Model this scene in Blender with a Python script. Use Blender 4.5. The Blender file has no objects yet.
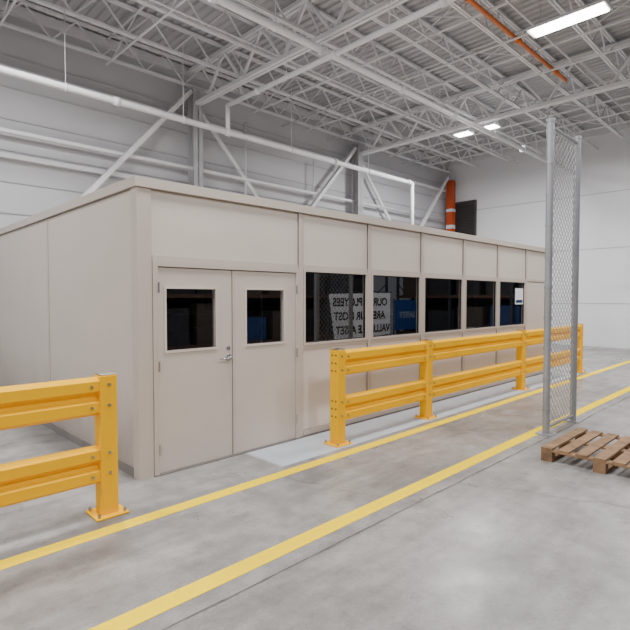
import bpy, math, random
from mathutils import Vector, Matrix
random.seed(4)
D=bpy.data; C=bpy.context
# ---------------------------------------------------------------- materials
def mat(name,col,rough=0.5,metal=0.0,var=0.0,scale=3.0,bump=0.0,bscale=40.0,emit=None,es=0.0,spec=None,coat=0):
    m=D.materials.new(name); m.use_nodes=True
    nt=m.node_tree; b=nt.nodes['Principled BSDF']
    b.inputs['Roughness'].default_value=rough; b.inputs['Metallic'].default_value=metal
    if spec is not None: b.inputs['Specular IOR Level'].default_value=spec
    if coat: b.inputs['Coat Weight'].default_value=coat
    c=(col[0],col[1],col[2],1)
    tc=nt.nodes.new('ShaderNodeTexCoord')
    n=nt.nodes.new('ShaderNodeTexNoise'); n.inputs['Scale'].default_value=scale; n.inputs['Detail'].default_value=6
    nt.links.new(tc.outputs['Object'],n.inputs['Vector'])
    r=nt.nodes.new('ShaderNodeValToRGB')
    v=var
    r.color_ramp.elements[0].position=0.3; r.color_ramp.elements[1].position=0.7
    r.color_ramp.elements[0].color=(c[0]*(1-v),c[1]*(1-v),c[2]*(1-v),1)
    r.color_ramp.elements[1].color=(min(1,c[0]*(1+v)),min(1,c[1]*(1+v)),min(1,c[2]*(1+v)),1)
    nt.links.new(n.outputs['Fac'],r.inputs['Fac']); nt.links.new(r.outputs['Color'],b.inputs['Base Color'])
    if bump:
        n2=nt.nodes.new('ShaderNodeTexNoise'); n2.inputs['Scale'].default_value=bscale
        nt.links.new(tc.outputs['Object'],n2.inputs['Vector'])
        bp=nt.nodes.new('ShaderNodeBump'); bp.inputs['Strength'].default_value=bump; bp.inputs['Distance'].default_value=0.01
        nt.links.new(n2.outputs['Fac'],bp.inputs['Height']); nt.links.new(bp.outputs['Normal'],b.inputs['Normal'])
    if emit:
        b.inputs['Emission Color'].default_value=(*emit,1); b.inputs['Emission Strength'].default_value=es
    return m
BEIGE=mat('office_panel_beige',(0.66,0.59,0.53),0.45,var=0.02,scale=1.5,bump=0.05,bscale=200)
BEIGE2=mat('office_frame_beige',(0.555,0.485,0.43),0.4,var=0.02)
DOORM=mat('door_paint_beige',(0.60,0.53,0.475),0.4,var=0.02)
def shaded_panel():  # shade and reflection low on the side wall, painted into the base colour
    m=mat('side_panel_shaded',(0.62,0.55,0.49),0.38,var=0.02,scale=1.5)
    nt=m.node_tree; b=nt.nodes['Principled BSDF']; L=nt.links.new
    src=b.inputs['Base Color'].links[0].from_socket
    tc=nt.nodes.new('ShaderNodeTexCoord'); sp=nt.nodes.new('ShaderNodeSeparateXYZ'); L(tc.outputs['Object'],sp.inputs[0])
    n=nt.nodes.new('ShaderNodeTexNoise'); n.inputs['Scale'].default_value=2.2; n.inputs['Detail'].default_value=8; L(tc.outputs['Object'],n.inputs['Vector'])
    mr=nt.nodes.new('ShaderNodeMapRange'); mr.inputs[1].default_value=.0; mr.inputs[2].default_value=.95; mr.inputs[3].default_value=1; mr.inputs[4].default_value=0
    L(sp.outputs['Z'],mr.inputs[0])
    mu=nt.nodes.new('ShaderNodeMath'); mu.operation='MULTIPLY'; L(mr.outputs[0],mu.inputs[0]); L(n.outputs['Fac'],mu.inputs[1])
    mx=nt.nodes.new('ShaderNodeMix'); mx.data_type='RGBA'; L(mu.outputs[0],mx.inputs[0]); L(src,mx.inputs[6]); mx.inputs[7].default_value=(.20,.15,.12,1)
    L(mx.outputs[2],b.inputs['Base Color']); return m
SIDE_SHADED=shaded_panel()
SEAM=mat('dark_seam',(0.12,0.11,0.10),0.7)
BASE=mat('base_trim_grey',(0.22,0.20,0.19),0.6,var=0.1)
YEL=mat('safety_yellow',(0.97,0.50,0.0),0.4,var=0.0,scale=5,spec=.06)
BOLT=mat('zinc_bolt',(0.45,0.43,0.40),0.35,metal=1.0)
HOLE=mat('hole_dark',(0.05,0.03,0.01),0.8)
WHT=mat('structure_white',(0.73,0.73,0.75),0.5,var=0.04)
DECK=mat('deck_white',(0.44,0.44,0.46),0.6,var=0.06,scale=0.7)
GALV=mat('galvanised_steel',(0.34,0.35,0.37),0.45,metal=0.4,var=0.08)
COLM=mat('column_grey',(0.42,0.42,0.44),0.55,var=0.05)
WALLM=mat('wall_paint_grey',(0.50,0.50,0.525),0.7,var=0.05,scale=0.6)
WALLR=mat('wall_paint_white',(0.78,0.78,0.81),0.7,var=0.03,scale=0.6)
ORG=mat('orange_red_paint',(0.50,0.07,0.015),0.5,var=0.1)
ORG2=mat('orange_pipe_paint',(0.72,0.17,0.01),0.45,var=0.1)
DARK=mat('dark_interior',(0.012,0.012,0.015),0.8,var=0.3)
DARKG=mat('dark_louver',(0.05,0.045,0.045),0.5)
RDK=mat('rack_load_dark',(0.02,0.02,0.024),0.7,var=0.4)
RST=mat('rack_steel_dark',(0.03,0.035,0.05),0.5,var=0.1)
RBM=mat('rack_beam_brown',(0.08,0.04,0.025),0.5,var=0.1)
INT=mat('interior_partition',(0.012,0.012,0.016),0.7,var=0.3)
BLUE=mat('blue_plastic',(0.012,0.04,0.13),0.4,var=0.2)
BAN=mat('banner_vinyl',(0.80,0.80,0.80),0.5,var=0.03)
BLUEB=mat('banner_blue',(0.02,0.07,0.24),0.5,var=0.05)
BANT=mat('banner_lettering',(0.35,0.38,0.45),0.5)
BLK=mat('black_ink',(0.01,0.01,0.01),0.6)
PAPER=mat('paper_white',(0.80,0.83,0.87),0.6,emit=None)
WOOD=mat('pallet_wood',(0.24,0.14,0.07),0.8,var=0.35,scale=8,bump=0.3)
CARD=mat('cardboard',(0.06,0.045,0.035),0.8,var=0.15)
LENS=mat('led_lens',(1,1,1),0.4,emit=(1,0.98,0.96),es=16)
CHR=mat('satin_chrome',(0.6,0.6,0.6),0.25,metal=1.0)
def worn_yellow():
    m=mat('floor_tape_yellow',(0.90,0.66,0.0),0.8,spec=.0)
    nt=m.node_tree; b=nt.nodes['Principled BSDF']
    tc=nt.nodes.new('ShaderNodeTexCoord')
    n=nt.nodes.new('ShaderNodeTexNoise'); n.inputs['Scale'].default_value=9; n.inputs['Detail'].default_value=12; n.inputs['Roughness'].default_value=.75
    nt.links.new(tc.outputs['Object'],n.inputs['Vector'])
    r=nt.nodes.new('ShaderNodeValToRGB')
    r.color_ramp.elements[0].position=.28; r.color_ramp.elements[0].color=(.62,.42,.02,1)
    r.color_ramp.elements[1].position=.36; r.color_ramp.elements[1].color=(1.0,.70,.0,1)
    nt.links.new(n.outputs['Fac'],r.inputs['Fac']); nt.links.new(r.outputs['Color'],b.inputs['Base Color'])
    return m
TAPE=worn_yellow()
def glass():
    # dark, lightly mirror-coated glazing: Schlick reflectance, works from both sides
    m=D.materials.new('office_glass'); m.use_nodes=True; nt=m.node_tree; nt.nodes.clear(); L=nt.links.new
    o=nt.nodes.new('ShaderNodeOutputMaterial'); mx=nt.nodes.new('ShaderNodeMixShader')
    t=nt.nodes.new('ShaderNodeBsdfTransparent'); t.inputs[0].default_value=(.55,.58,.6,1)
    g=nt.nodes.new('ShaderNodeBsdfGlossy'); g.inputs['Roughness'].default_value=0.0; g.inputs[0].default_value=(.95,.96,1,1)
    f=nt.nodes.new('ShaderNodeLayerWeight'); f.inputs['Blend'].default_value=.5
    p=nt.nodes.new('ShaderNodeMath'); p.operation='POWER'; p.inputs[1].default_value=5
    q=nt.nodes.new('ShaderNodeMath'); q.operation='MULTIPLY_ADD'; q.inputs[1].default_value=.83; q.inputs[2].default_value=.17
    L(f.outputs['Facing'],p.inputs[0]); L(p.outputs[0],q.inputs[0])
    L(q.outputs[0],mx.inputs[0]); L(t.outputs[0],mx.inputs[1]); L(g.outputs[0],mx.inputs[2]); L(mx.outputs[0],o.inputs[0]); return m
GLASS=glass()
def concrete():
    m=D.materials.new('concrete_floor'); m.use_nodes=True; nt=m.node_tree; b=nt.nodes['Principled BSDF']; L=nt.links.new
    tc=nt.nodes.new('ShaderNodeTexCoord')
    def noise(s,d,rg=.55,dist=0):
        n=nt.nodes.new('ShaderNodeTexNoise'); n.inputs['Scale'].default_value=s; n.inputs['Detail'].default_value=d
        n.inputs['Roughness'].default_value=rg; n.inputs['Distortion'].default_value=dist
        L(tc.outputs['Object'],n.inputs['Vector']); return n
    def ramp(src,p0,c0,p1,c1):
        r=nt.nodes.new('ShaderNodeValToRGB'); e=r.color_ramp.elements
        e[0].position=p0;e[0].color=(*c0,1);e[1].position=p1;e[1].color=(*c1,1); L(src,r.inputs['Fac']); return r
    a=ramp(noise(0.7,8,.6,.6).outputs['Fac'],.33,(.28,.264,.252),.67,(.455,.435,.418))
    bb=ramp(noise(4,12,.72).outputs['Fac'],.36,(.68,.68,.68),.60,(1,1,1))
    cc=ramp(noise(60,4,.6).outputs['Fac'],.3,(.80,.80,.80),.7,(1.0,1.0,1.0))
    mp=nt.nodes.new('ShaderNodeMapping'); mp.inputs['Scale'].default_value=(.35,2.6,1); mp.inputs['Rotation'].default_value=(0,0,.08)
    L(tc.outputs['Object'],mp.inputs['Vector'])
    n4=nt.nodes.new('ShaderNodeTexNoise'); n4.inputs['Scale'].default_value=2; n4.inputs['Detail'].default_value=8
    L(mp.outputs[0],n4.inputs['Vector']); dd=ramp(n4.outputs['Fac'],.36,(.78,.78,.78),.55,(1,1,1))
    out=a.outputs['Color']
    for x in (bb,cc,dd):
        mm=nt.nodes.new('ShaderNodeMix'); mm.data_type='RGBA'; mm.blend_type='MULTIPLY'; mm.inputs[0].default_value=1
        L(out,mm.inputs[6]); L(x.outputs['Color'],mm.inputs[7]); out=mm.outputs[2]
    L(out,b.inputs['Base Color'])
    rr=ramp(noise(1.6,6).outputs['Fac'],.3,(.24,.24,.24),.7,(.48,.48,.48)); L(rr.outputs['Color'],b.inputs['Roughness'])
    bp=nt.nodes.new('ShaderNodeBump'); bp.inputs['Strength'].default_value=.10; bp.inputs['Distance'].default_value=.01
    L(noise(25,6).outputs['Fac'],bp.inputs['Height']); L(bp.outputs['Normal'],b.inputs['Normal'])
    return m
CONC=concrete()
PAINTG=mat('grey_floor_paint',(.50,.54,.59),.4,var=.07,scale=4)
# ---------------------------------------------------------------- mesh builder
class B:
    def __init__(s): s.v=[];s.f=[];s.mi=[];s.mats=[]
    def m(s,mt):
        if mt not in s.mats: s.mats.append(mt)
        return s.mats.index(mt)
    def add(s,vs,fs,mt):
        o=len(s.v); s.v+=[tuple(v) for v in vs]; i=s.m(mt)
        for f in fs: s.f.append(tuple(o+k for k in f)); s.mi.append(i)
    def box(s,x0,x1,y0,y1,z0,z1,mt):
        s.add([(x0,y0,z0),(x1,y0,z0),(x1,y1,z0),(x0,y1,z0),(x0,y0,z1),(x1,y0,z1),(x1,y1,z1),(x0,y1,z1)],
              [(0,3,2,1),(4,5,6,7),(0,1,5,4),(1,2,6,5),(2,3,7,6),(3,0,4,7)],mt)
    def bar(s,a,b,w,h,mt,up=(0,0,1)):
        a=Vector(a);b=Vector(b);d=(b-a).normalized();u=Vector(up)
        if abs(d.dot(u))>.98:u=Vector((0,1,0))
        r=d.cross(u).normalized();u=r.cross(d).normalized()
        vs=[p+r*sx*w/2+u*sz*h/2 for p in (a,b) for sx,sz in((-1,-1),(1,-1),(1,1),(-1,1))]
        s.add(vs,[(0,1,2,3),(7,6,5,4),(0,4,5,1),(1,5,6,2),(2,6,7,3),(3,7,4,0)],mt)
    def cyl(s,a,b,r,mt,n=12,cap=True):
        a=Vector(a);b=Vector(b);d=(b-a).normalized();u=Vector((0,0,1))
        if abs(d.z)>.98:u=Vector((1,0,0))
        e1=d.cross(u).normalized();e2=d.cross(e1).normalized()
        vs=[p+(e1*math.cos(2*math.pi*k/n)+e2*math.sin(2*math.pi*k/n))*r for p in(a,b) for k in range(n)]
        fs=[(k,(k+1)%n,n+(k+1)%n,n+k) for k in range(n)]
        if cap: fs+=[tuple(range(n))[::-1],tuple(range(n,2*n))]
        s.add(vs,fs,mt)
    def obj(s,name,parent=None,bevel=0,smooth=False):
        me=D.meshes.new(name); me.from_pydata(s.v,[],s.f)
        for mt in s.mats: me.materials.append(mt)
        for p,i in zip(me.polygons,s.mi): p.material_index=i
        me.validate(); me.update()
        import bmesh
        bm=bmesh.new(); bm.from_mesh(me); bmesh.ops.recalc_face_normals(bm,faces=bm.faces); bm.to_mesh(me); bm.free()
        o=D.objects.new(name,me); C.collection.objects.link(o)
        if parent:o.parent=parent
        if bevel:
            md=o.modifiers.new('bev','BEVEL'); md.width=bevel; md.segments=2; md.limit_method='ANGLE'
        return o
def smooth_cyl(o):
    for p in o.data.polygons:
        if len(p.vertices)==4: p.use_smooth=True
def empty(name):
    e=D.objects.new(name,None); C.collection.objects.link(e); e.empty_display_size=.3; return e
# ---------------------------------------------------------------- room
XR=19.1; YB=11.5; XL=-9; YF=-8; ZD=7.55
b=B(); b.box(XL,XR+.2,YF,YB+.2,-.15,0,CONC); b.obj('floor')
b=B(); b.box(XL,XR+.2,YB,YB+.2,0,ZD+.1,WALLM)
z=.9
while z<7.3:
    b.box(XL,XR,YB-.025,YB,z,z+.03,COLM); z+=.62
for z in (4.45,6.15): b.box(XL,XR,YB-.16,YB,z,z+.09,WHT)
b.obj('wall_back')
b=B(); b.box(XR,XR+.2,YF,YB,0,ZD+.1,WALLR)
for z in (1.5,3.4,5.3): b.box(XR-.012,XR,YF,YB,z,z+.02,COLM)
b.obj('wall_right')
# roof deck: trapezoid ribs running along Y
b=B(); p=.2; x=XL
prof=[]
while x<XR+.1:
    prof+=[(x,ZD),(x+.08,ZD),(x+.105,ZD+.045),(x+.175,ZD+.045)]; x+=p
n=len(prof)
b.add([(a,YF,c) for a,c in prof]+[(a,YB+.2,c) for a,c in prof],[(i,i+1,n+i+1,n+i) for i in range(n-1)],DECK)
b.box(XL,XR+.2,YF,YB+.2,ZD+.06,ZD+.14,DECK)
b.obj('ceiling')
# floor markings
def strip(name,x0,x1,y0,y1,mt,z=.002):
    b=B(); b.box(x0,x1,y0,y1,-.001,z,mt); return b.obj(name)
strip('floor_line',XL,XR-.3,3.583,3.713,TAPE,.003)
strip('floor_line',XL,XR-.3,2.478,2.615,TAPE,.003)
b=B(); b.box(3.25,11.9,3.80,4.42,0,.003,PAINTG); b.box(3.22,3.25,3.80,4.42,0,.002,COLM); b.obj('painted_floor_strip')
JM=mat('joint_dark',(.13,.12,.11),.9,var=.3,scale=12)
b=B()
def wig(p0,p1,w,amp,n=90):
    p0=Vector(p0);p1=Vector(p1);d=(p1-p0);nn=Vector((-d.y,d.x,0)).normalized();vs=[];o=0
    for i in range(n+1):
        o=o*.8+random.uniform(-amp,amp); ww=w*random.uniform(.5,1.5)
        q=p0+d*i/n+nn*o; vs+=[q+nn*ww/2,q-nn*ww/2]
    b.add(vs,[(2*i,2*i+1,2*i+3,2*i+2) for i in range(n)],JM)
wig((XL,2.34,.0025),(XR-.5,2.34,.0025),.011,.004,300)
wig((4.1,2.34,.0025),(4.9,.3,.0025),.004,.02,60)
wig((3.4,2.34,.0025),(3.05,3.58,.0025),.003,.015,40)
b.obj('floor_joint')
# ---------------------------------------------------------------- columns
def column(x,y,top,name='steel_column',mt=COLM):
    b=B(); w=.26;h=.28;t=.02
    b.box(x-w/2,x+w/2,y-h/2,y-h/2+t,0,top,mt); b.box(x-w/2,x+w/2,y+h/2-t,y+h/2,0,top,mt)
    b.box(x-.01,x+.01,y-h/2,y+h/2,0,top,mt); b.box(x-.2,x+.2,y-.2,y+.2,0,.025,mt)
    b.box(x-.18,x+.18,y-.18,y+.18,top-.03,top,mt)
    return b.obj(name)
YC=11.16
for x in (.5,6.67,12.83): column(x,YC,6.85)
b=B()
x=18.75;y=11.15
segs=[(0,4.6,ORG),(4.6,4.75,WHT),(4.75,5.3,ORG),(5.3,5.42,WHT),(5.42,6.0,ORG),(6.0,6.6,ORG)]
for z0,z1,mt in segs:
    b.box(x-.13,x+.13,y-.14,y-.12,z0,z1,mt);b.box(x-.13,x+.13,y+.12,y+.14,z0,z1,mt);b.box(x-.012,x+.012,y-.12,y+.12,z0,z1,mt);b.box(x-.13,x-.115,y-.12,y+.12,z0,z1,mt)
b.box(x-.2,x+.2,y-.2,y+.2,0,.025,ORG)
b.obj('orange_steel_column')
# wall bracing
b=B()
for a,c,w in [((.7,YC,.1),(6.55,YC,6.8),.13),((6.85,YC,.3),(12.7,YC,6.7),.13),((13.0,YC,.3),(18.5,YC,6.7),.11),((6.8,YC+.12,6.5),(12.6,YC+.12,.4),.05),((13.0,YC+.12,6.5),(18.4,YC+.12,.4),.05)]:
    b.bar(a,c,w,.1,WHT)
b.obj('wall_cross_bracing')
b=B(); b.cyl((XL+2,11.28,4.95),(18.4,11.28,4.95),.05,WHT)
b.cyl((8.3,11.3,.0),(8.3,11.3,6.5),.03,WHT); b.cyl((10.9,11.3,.0),(10.9,11.3,6.0),.025,WHT); o=b.obj('wall_conduit'); smooth_cyl(o)
# ---------------------------------------------------------------- joists along X
def truss(b,axis,pos,a0,a1,zb,zt,pitch,cw,ww,mt):
    def P(a,z,off=0): return (a,pos+off,z) if axis=='x' else (pos+off,a,z)
    for off in(-cw*.55,cw*.55):
        b.bar(P(a0,zt,off),P(a1,zt,off),cw*.8,cw,mt); b.bar(P(a0+.3,zb,off),P(a1-.3,zb,off),cw*.8,cw,mt)
    a=a0+.3; i=0
    while a+pitch/2<a1-.2:
        b.bar(P(a,zb if i%2==0 else zt),P(a+pitch/2,zt if i%2==0 else zb),ww,ww,mt); a+=pitch/2;i+=1
y=11.2; k=0
while y>-7.5:
    b=B(); truss(b,'x',y,XL+.1,XR-.1,6.95,7.49,1.0,.05,.03,WHT)
    b.obj('roof_joist'); y-=1.28; k+=1
for x in (-5.6,.5,6.67,12.83):
    b=B(); truss(b,'y',x,YF+.1,YB-.15,6.5,7.38,1.4,.085,.055,WHT); b.obj('roof_girder')
b=B()
for x in (-2.6,2.5,4.6,8.7,10.8,14.9,17.0):
    b.bar((x,YF+.1,6.92),(x,YB-.05,6.92),.035,.035,WHT)
    b.bar((x,YF+.1,7.44),(x,YB-.05,7.44),.03,.03,WHT)
    y=11.2
    while y>-6:
        b.bar((x+.02,y,6.94),(x+.02,y-1.28,7.46),.02,.02,WHT); b.bar((x-.02,y,7.46),(x-.02,y-1.28,6.94),.02,.02,WHT); y-=2.56
b.obj('joist_bridging')
b=B(); b.box(XL,XR-.02,YB-.1,YB,7.3,7.5,WHT); b.box(XR-.1,XR-.01,YF,YB-.1,7.3,7.5,WHT); b.obj('trim_1')
# ---------------------------------------------------------------- pipes
def pipe(name,pts,r,mt,flanges=(),hang=()):
    b=B()
    for p,q in zip(pts[:-1],pts[1:]): b.cyl(p,q,r,mt,16)
    for c,dd in flanges:
        c=Vector(c);dd=Vector(dd); b.cyl(c-dd*.05,c+dd*.05,r*1.35,mt,16)
    for c in hang:
        b.cyl(c,(c[0],c[1],6.95),.007,WHT,6); b.cyl((c[0]-.02,c[1],c[2]),(c[0]+.02,c[1],c[2]),r*1.15,WHT,16)
    o=b.obj(name); smooth_cyl(o); return o
z1=1.7+.39*9.5
pipe('sprinkler_pipe',[(XL,9.5,z1),(13.6,9.5,z1),(13.6,9.5,3.2)],.06,WHT,
     [((x,9.5,z1),(1,0,0)) for x in(-2,1,4,6.5,10,13.4)],[(x,9.5,z1) for x in(0.2,3.1,5.4,8.4,11.4)])
z2=6.17
pipe('sprinkler_pipe',[(XL,6.5,z2),(XR-.2,6.5,z2)],.065,WHT,[((x,6.5,z2),(1,0,0)) for x in(4.2,6.5,8.9,11,15)],[(x,6.5,z2) for x in(2.2,5.4,8,10.4,13.2,16)])
pipe('sprinkler_pipe',[(6.5,-3.5,6.0),(6.5,9.5,6.0),(6.5,9.5,z1)],.05,WHT,[((6.5,y,6.0),(0,1,0)) for y in(1,4,6.2,8.4)],[(6.5,y,6.0) for y in(3,5,7.5,9)])
pipe('gas_pipe',[(XL,4.45,6.85),(12.6,4.45,6.85)],.04,ORG2,[((x,4.45,6.85),(1,0,0)) for x in(6,8,10,12)])
for y,z in((8.3,6.84),(4.0,6.84),(5.6,6.8)):
    b=B(); b.cyl((XL,y,z),(XR-.1,y,z),.02,WHT,8); smooth_cyl(b.obj('electrical_conduit'))
for x in(9.7,11.6,15.6):
    b=B(); b.cyl((x,YF,6.76),(x,YB-.1,6.76),.02,WHT,8); smooth_cyl(b.obj('electrical_conduit'))
# ---------------------------------------------------------------- high bay lights
def highbay(x,y,z,W,L=1.24,rot=math.pi/2):
    e=empty('high_bay_light'); e.location=(x,y,z); e.rotation_euler=(0,0,rot)
    h=L/2
    b=B(); b.box(-h,h,-.17,.17,.02,.07,WHT); b.box(-h*.8,h*.8,-.06,.06,.07,.13,COLM)
    for sx in(-1,1):
        b.box(sx*(h+.01)-.01,sx*(h+.01)+.01,-.17,.17,0,.07,WHT)
        b.cyl((sx*h*.75,0,.1),(sx*h*.75,0,6.89-z),.006,GALV,6)
    b.obj('housing',e)
    b=B()
    for yy in(-.085,.085): b.box(-h+.03,h-.03,yy-.07,yy+.07,0,.02,LENS)
    b.obj('led_lens',e)
    l=D.lights.new('lamp','AREA'); l.shape='RECTANGLE'; l.size=L-.08; l.size_y=.32; l.energy=W; l.color=(1,.995,.99)
    lo=D.objects.new('lamp',l); C.collection.objects.link(lo); lo.parent=e; lo.location=(0,0,-.02)
PW=235
for (x,y,z) in [(9.1,3.2,6.4),(2.4,3.2,6.4),(-3.5,3.2,6.4),(3.2,-2.2,6.4),(9.0,-2.2,6.4),(-3,-2.2,6.4),(14.4,2.6,6.4),(14.4,-1.2,6.4),(-1,7.4,6.4),(2.4,7.4,6.4)]:
    highbay(x,y,z,PW)
highbay(13.75,7.76,6.6,PW,.5); highbay(13.75,6.93,6.6,PW,.5)
# ---------------------------------------------------------------- modular office
off=empty('modular_office')
OX0,OX1,OY0,OY1,OH=2.05,11.9,4.45,10.4,2.81
posts=[4.08+1.29*i for i in range(7)]
T=.075
b=B()
b.box(OX0,OX0+T,OY0+.12,OY1-T,0.06,OH-.1,SIDE_SHADED)
b.box(OX1-T,OX1,OY0+.12,OY1-T,0.06,OH-.1,BEIGE)
b.box(OX0,OX1,OY1-T,OY1,0.06,OH-.1,BEIGE)
b.box(OX0+.02,OX1-.02,OY0+.02,OY1-.02,OH-.12,OH-.04,BEIGE2)
b.obj('panels_side',off)
b=B()
xs=[2.19]+posts
for i in range(len(xs)-1):
    a,c=xs[i]+.035,xs[i+1]-.035
    if i==0: a=2.19
    b.box(a,c,OY0+.012,OY0+T,2.09,OH-.1,BEIGE)
    if i>0:
        if i<=5: b.box(a,c,OY0+.012,OY0+T,.08,1.09,BEIGE)
        else: b.box(a,OX1-.13,OY0+.012,OY0+T,.08,2.04,BEIGE)
b.obj('panels_front',off,bevel=.003)
b=B()
b.box(OX0-.01,OX0+.13,OY0-.01,OY0+.12,0,OH-.092,BEIGE2)
b.box(OX1-.13,OX1+.01,OY0-.01,OY0+.12,0,OH-.092,BEIGE2)
for x in posts[:-1]: b.box(x-.035,x+.035,OY0-.004,OY0+T+.01,.08 if x>4.2 else 0,OH-.092,BEIGE2)
for y in [7.05,9.65]: b.box(OX0-.006,OX0+.02,y-.03,y+.03,0.09,OH-.092,BEIGE2)
b.box(2.19,posts[0]-.036,OY0+.002,OY0+T-.004,2.056,2.10,BEIGE2)
for i in range(6):
    a=posts[i]+.036; c=min(posts[i+1]-.036,OX1-.131)
    b.box(a,c,OY0+.002,OY0+T-.004,2.051,2.10,BEIGE2)
    if i<5: b.box(a,c,OY0+.002,OY0+T-.004,1.08,1.119,BEIGE2)
b.box(OX0-.03,OX1+.03,OY0-.03,OY0+.14,OH-.09,OH,BEIGE2)
b.box(OX0-.03,OX0+.14,OY0+.141,OY1+.03,OH-.09,OH,BEIGE2)
b.box(OX1-.14,OX1+.03,OY0+.141,OY1+.03,OH-.09,OH,BEIGE2)
b.obj('frame_posts',off)
b=B(); b.box(4.12,OX1-.14,OY0-.006,OY0+T,0.021,.075,BEIGE2); b.box(OX0-.012,OX0+.05,OY0+.125,OY1,0,.085,BASE); b.box(2.18,4.1,OY0-.024,OY0+.095,0,.014,BASE)
b.box(4.12,OX1,OY0-.012,OY0+T,0,.02,BASE)
b.obj('base_channel',off)
b=B()
for x in posts[:-1]:
    for s in(-1,1): b.box(x+s*.0385-.003,x+s*.0385+.003,OY0+.001,OY0+.02,.08 if x>4.2 else 2.06,OH-.1,SEAM)
b.obj('panel_seams',off)
def pane(b,x0,x1,y,z0,z1): b.add([(x0,y,z0),(x1,y,z0),(x1,y,z1),(x0,y,z1)],[(0,1,2,3)],GLASS)
for i in range(5):
    a,c=posts[i]+.042,posts[i+1]-.042
    b=B(); z0,z1w=1.12,2.05; f=.03
    b.box(a,c,OY0-.006,OY0+.06,z0,z0+f,BEIGE2);b.box(a,c,OY0-.006,OY0+.06,z1w-f,z1w,BEIGE2)
    b.box(a,a+f,OY0-.006,OY0+.06,z0+f,z1w-f,BEIGE2);b.box(c-f,c,OY0-.006,OY0+.06,z0+f,z1w-f,BEIGE2)
    g=.012
    for q in [(a+f,c-f,z0+f,z0+f+g),(a+f,c-f,z1w-f-g,z1w-f),(a+f,a+f+g,z0+f+g,z1w-f-g),(c-f-g,c-f,z0+f+g,z1w-f-g)]:
        b.box(q[0],q[1],OY0+.015,OY0+.04,q[2],q[3],BLK)
    pane(b,a+f+g,c-f-g,OY0+.028,z0+f+g,z1w-f-g)
    b.obj('window_%d'%(i+1),off)
b=B()
b.box(2.185,2.235,OY0-.02,OY0+.09,0.015,2.0,BEIGE2);b.box(3.99,4.043,OY0-.02,OY0+.09,0.015,2.0,BEIGE2);b.box(2.185,4.043,OY0-.02,OY0+.09,2.0,2.055,BEIGE2)
b.obj('door_frame',off)
def door(name,a,c,wa,wc):
    b=B(); y0=OY0+.0; y1=OY0+.045; zb,zt=.018,1.992; w0,w1=1.19,1.79
    b.box(a,wa,y0,y1,zb,zt,DOORM);b.box(wc,c,y0,y1,zb,zt,DOORM);b.box(wa,wc,y0,y1,zb,w0,DOORM);b.box(wa,wc,y0,y1,w1,zt,DOORM)
    f=.022
    for q in [(wa-f,wc+f,w0-f,w0),(wa-f,wc+f,w1,w1+f),(wa-f,wa,w0,w1),(wc,wc+f,w0,w1)]:
        b.box(q[0],q[1],y0-.010,y0+.01,q[2],q[3],BEIGE)
    pane(b,wa,wc,y0+.023,w0,w1)
    return b
b=door('door_1',2.24,3.095,2.325,2.875); b.box(3.0851,3.12,OY0-.008,OY0-.001,.018,1.992,BEIGE2)
b.box(3.079,3.085,OY0-.004,OY0-.0005,.018,1.992,SEAM)
for z in(.25,1.05,1.8): b.cyl((2.237,OY0-.028,z-.05),(2.237,OY0-.028,z+.05),.009,CHR,10)
b.obj('door_1',off)
b=door('door_2',3.105,3.985,3.27,3.80)
for z in(.25,1.05,1.8): b.cyl((3.988,OY0-.028,z-.05),(3.988,OY0-.028,z+.05),.009,CHR,10)
b.obj('door_2',off)
b=B(); hx=3.03;hz=1.07
b.cyl((hx,OY0,hz),(hx,OY0-.018,hz),.036,CHR,24);b.cyl((hx,OY0-.018,hz),(hx,OY0-.06,hz),.012,CHR,16)
b.cyl((hx+.01,OY0-.058,hz),(hx-.11,OY0-.058,hz-.004),.010,CHR,14);b.cyl((hx-.11,OY0-.058,hz-.004),(hx-.12,OY0-.03,hz-.004),.009,CHR,12)
b.cyl((hx,OY0,hz+.1),(hx,OY0-.012,hz+.1),.022,CHR,20)
o=b.obj('door_handle',off); smooth_cyl(o)
# interior
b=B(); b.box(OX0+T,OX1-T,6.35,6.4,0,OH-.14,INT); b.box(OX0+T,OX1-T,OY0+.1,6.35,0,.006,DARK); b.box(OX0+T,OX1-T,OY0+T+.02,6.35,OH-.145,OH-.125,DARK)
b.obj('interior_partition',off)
b=B()
for x in(2.6,4.6):
    for y in(5.9,6.3): b.box(x-.02,x+.02,y-.02,y+.02,0,1.95,COLM)
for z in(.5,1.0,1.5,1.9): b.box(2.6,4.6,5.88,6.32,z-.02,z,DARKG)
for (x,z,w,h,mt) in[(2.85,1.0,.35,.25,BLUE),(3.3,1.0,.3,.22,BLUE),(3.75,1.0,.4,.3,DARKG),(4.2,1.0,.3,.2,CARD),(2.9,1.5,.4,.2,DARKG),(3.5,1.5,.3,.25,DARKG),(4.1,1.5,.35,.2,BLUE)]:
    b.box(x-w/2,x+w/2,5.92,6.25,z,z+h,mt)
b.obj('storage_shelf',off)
b=B(); b.box(10.05,10.42,OY0+.018,OY0+.021,1.57,1.90,PAPER); b.box(10.08,10.39,OY0+.016,OY0+.0175,1.6,1.66,BLUE); b.obj('paper_notice',off)
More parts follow.
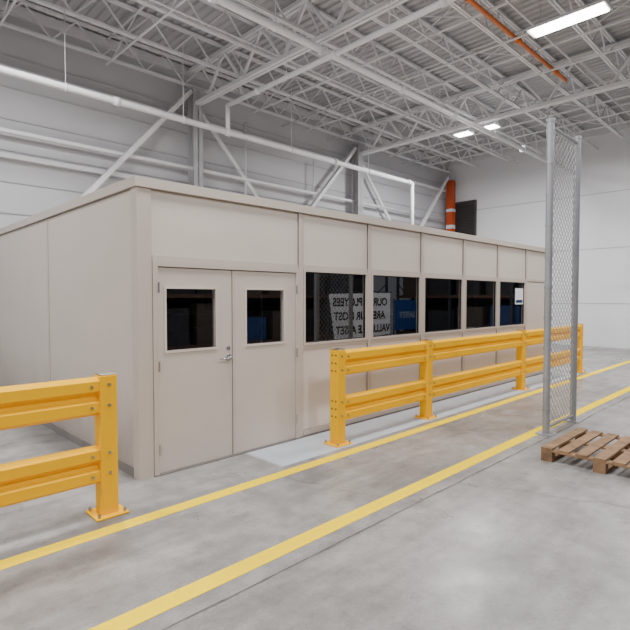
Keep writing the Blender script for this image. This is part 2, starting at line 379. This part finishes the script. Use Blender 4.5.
# ---------------------------------------------------------------- banners across the aisle, facing the office (seen reflected)
YN=-3.0
def text(par,s,x,z,size,mt,rot=0.0,al='RIGHT'):
    cu=D.curves.new('lettering','FONT'); cu.body=s; cu.size=size; cu.extrude=.001; cu.offset=.012; cu.materials.append(mt); cu.align_x=al
    o=D.objects.new('lettering',cu); C.collection.objects.link(o); o.parent=par; o.location=(x,YN+.006,z); o.rotation_euler=(math.pi/2,rot,math.pi)
e=empty('text_banner')
b=B(); b.add([(12.55,YN,.20),(15.70,YN,.30),(15.70,YN,1.90),(12.25,YN,1.84)],[(0,1,2,3)],BAN)
for x in(12.25,15.75): b.cyl((x,YN-.04,0),(x,YN-.04,1.95),.025,RST,10); b.box(x-.06,x+.06,YN-.25,YN+.15,0,.02,RST)
b.cyl((12.2,YN-.04,1.93),(15.8,YN-.04,1.93),.02,RST,10)
b.obj('sheet',e)
text(e,'OUR EMPLOYEES',12.45,1.42,.40,BLK); text(e,'ARE OUR MOST',12.5,.92,.40,BLK); text(e,'VALUABLE ASSET',12.6,.42,.40,BLK)
e=empty('blue_banner')
b=B(); b.box(15.98,17.5,YN-.005,YN,.42,1.62,BLUEB)
for x in(15.98,17.5): b.cyl((x,YN-.04,0),(x,YN-.04,1.7),.02,RST,10); b.box(x-.06,x+.06,YN-.25,YN+.15,0,.02,RST)
b.obj('sheet',e)
text(e,'SAFETY',17.35,.92,.32,BANT,al='LEFT')
# ---------------------------------------------------------------- guardrails
YG=3.96
def gpost(b,x):
    h=.065
    b.box(x-h,x+h,YG-h,YG+h,.017,1.10,YEL)
    b.box(x-.125,x+.125,YG-.125,YG+.125,0,.016,YEL)
    b.box(x-h+.004,x+h-.004,YG-h+.004,YG+h-.004,1.101,1.112,BOLT)
def gbolts(b,x,sides):
    for sx in(-1,1):
        for sy in(-1,1):
            b.cyl((x+sx*.098,YG+sy*.098,.016),(x+sx*.098,YG+sy*.098,.045),.012,BOLT,6)
    for z in(.33,.42,.51,.86,.95,1.04):
        for s in sides:
            for yy in(-.03,.03): b.cyl((x+s*.0645,YG+yy,z),(x+s*.067,YG+yy,z),.011,HOLE,10)
    for z in(.34,.50,.87,1.03): b.cyl((x,YG-.064,z),(x,YG-.078,z),.013,BOLT,6)
def rail(b,x0,x1,z0):
    pr=[(0.0,0),(.02,.012),(.05,.03),(.05,.105),(.015,.13),(.0,.15),(.015,.17),(.05,.195),(.05,.27),(.02,.288),(0,.30)]
    back=[(p-.012,z) for p,z in pr][::-1]
    loop=[(-p+0.0,z) for p,z in pr]+[(-p,z) for p,z in back]; n=len(loop)
    vs=[(x,YG+yy,z0+z) for x in(x0,x1) for yy,z in loop]
    fs=[(i,(i+1)%n,n+(i+1)%n,n+i) for i in range(n)]
    m=len(pr)
    for o in(0,n):
        for i in range(m-1): fs.append((o+i,o+i+1,o+n-2-i,o+n-1-i))
    b.add(vs,fs,YEL)
    for xe,s in((x0,1),(x1,-1)):
        for z in(.07,.23): b.cyl((xe+s*.06,YG-.049,z0+z),(xe+s*.06,YG-.061,z0+z),.012,BOLT,6)
def guard(px,name='safety_guardrail',rs=None):
    e=empty(name)
    for i,x in enumerate(px):
        b=B(); gpost(b,x); b.obj('post_%d'%(i+1),e,bevel=.006)
        b=B(); sides=[]
        if i==0:sides.append(-1)
        if i==len(px)-1:sides.append(1)
        gbolts(b,x,sides); b.obj('hardware_%d'%(i+1),e)
    for i in range(len(px)-1):
        b=B()
        for z0 in(.255,.79): rail(b,px[i]+.065,px[i+1]-.065,z0)
        b.obj('rail_%d'%(i+1),e)
guard([4.21,6.04,9.18,12.3]); guard([-2.1,-.28,1.55])
# ---------------------------------------------------------------- chain link fence
fe=empty('chain_link_fence'); FX,FY,FH=6.37,2.42,3.85; W=.95
b=B()
for x in(FX,FX+W): b.cyl((x,FY,0),(x,FY,FH),.042,GALV,20); b.cyl((x,FY,FH),(x,FY,FH+.04),.05,GALV,20); b.box(x-.1,x+.1,FY-.1,FY+.1,0,.012,GALV)
for z in(.08,FH-.05): b.cyl((FX,FY,z),(FX+W,FY,z),.021,GALV,12)
for z in[.3+.38*i for i in range(10)]: b.cyl((FX,FY,z),(FX,FY,z+.025),.048,GALV,20)
b.bar((FX+.07,FY,.1),(FX+.07,FY,FH-.1),.02,.006,GALV)
o=b.obj('fence_frame',fe)
b=B(); H=FH-.16;st=.10
k=-H
while k<W:
    for sgn in(1,-1):
        u0=max(k,0);v0=u0-k;u1=min(k+H,W);v1=u1-k
        if u1>u0+.01:
            if sgn==1: b.bar((FX+u0,FY,.1+v0),(FX+u1,FY,.1+v1),.0055,.0055,GALV,up=(0,1,0))
            else: b.bar((FX+u0,FY+.004,.1+H-v0),(FX+u1,FY+.004,.1+H-v1),.0055,.0055,GALV,up=(0,1,0))
    k+=st
b.obj('wire_mesh',fe)
# ---------------------------------------------------------------- pallet
b=B(); px,py=5.30,.95
for i in range(7): b.box(px,px+1.1,py+i*.167,py+i*.167+.11,.122,.142,WOOD)
for i in range(3):
    xx=px+i*.505
    for j in range(3): b.box(xx,xx+.09,py+j*.5,py+j*.5+.11,.018,.105,WOOD)
    b.box(xx,xx+.09,py,py+1.11,.105,.122,WOOD)
for i in(0,1,2): b.box(px,px+1.1,py+i*.5,py+i*.5+.11,0,.018,WOOD)
b.obj('wooden_pallet')
# ---------------------------------------------------------------- louver on right wall
b=B(); b.box(XR-.06,XR-.01,10.2,11.2,3.6,5.66,DARKG)
z=3.65
while z<5.6: b.bar((XR-.09,10.25,z),(XR-.09,11.15,z),.05,.012,DARKG,up=(.5,0,.8)); z+=.09
b.box(XR-.12,XR-.01,10.15,10.2,3.55,5.66,DARKG);b.box(XR-.12,XR-.01,11.2,11.25,3.55,5.66,DARKG);b.box(XR-.12,XR-.01,10.15,11.25,5.66,5.72,DARKG)
b.obj('wall_louver')
# ---------------------------------------------------------------- pallet racking opposite (seen in reflection)
def rack(L,n,loc,rot):
    b=B()
    for i in range(n+1):
        x=L*i/n
        for y in(0,1.1): b.box(x-.05,x+.05,y-.04,y+.04,0,5.5,RST)
        for z in(.5,1.5,2.5,3.5,4.5): b.bar((x,0,z),(x,1.1,z+.8),.03,.03,RST)
    for z in(.15,1.7,3.3,4.9):
        for y in(0,1.1): b.box(0,L,y-.03,y+.03,z,z+.12,RBM)
        x=.2
        while x<L-1.4:
            w=random.uniform(.9,1.3); h=random.uniform(.6,1.3) if z<4.5 else .5
            b.box(x,x+w,.05,1.0,z+.12,z+.12+h,random.choice([CARD,RDK,RDK,RDK,BLUE,INT])); x+=w+random.uniform(.05,.4)
    b.box(0,L,-.25,-.2,0,5.5,RDK)
    o=b.obj('pallet_rack'); o.location=loc; o.rotation_euler=(0,0,rot)
rack(19.4,7,(-2,-5.6,0),0)
rack(7.6,3,(18.78,-4.1,0),math.pi/2)  # out-of-view rack added by the right wall to keep window reflections dark
# ---------------------------------------------------------------- world + camera
w=D.worlds.new('World'); C.scene.world=w; w.use_nodes=True
w.node_tree.nodes['Background'].inputs[0].default_value=(.90,.95,1,1); w.node_tree.nodes['Background'].inputs[1].default_value=.5
cd=D.cameras.new('camera'); cam=D.objects.new('camera',cd); C.collection.objects.link(cam)
cd.sensor_width=36; cd.lens=500/630*36; cd.shift_x=-5/630; cd.clip_end=200
cam.location=(0,0,1.7); cam.rotation_euler=(math.radians(90-1.95),0,math.radians(-44.7))
C.scene.camera=cam
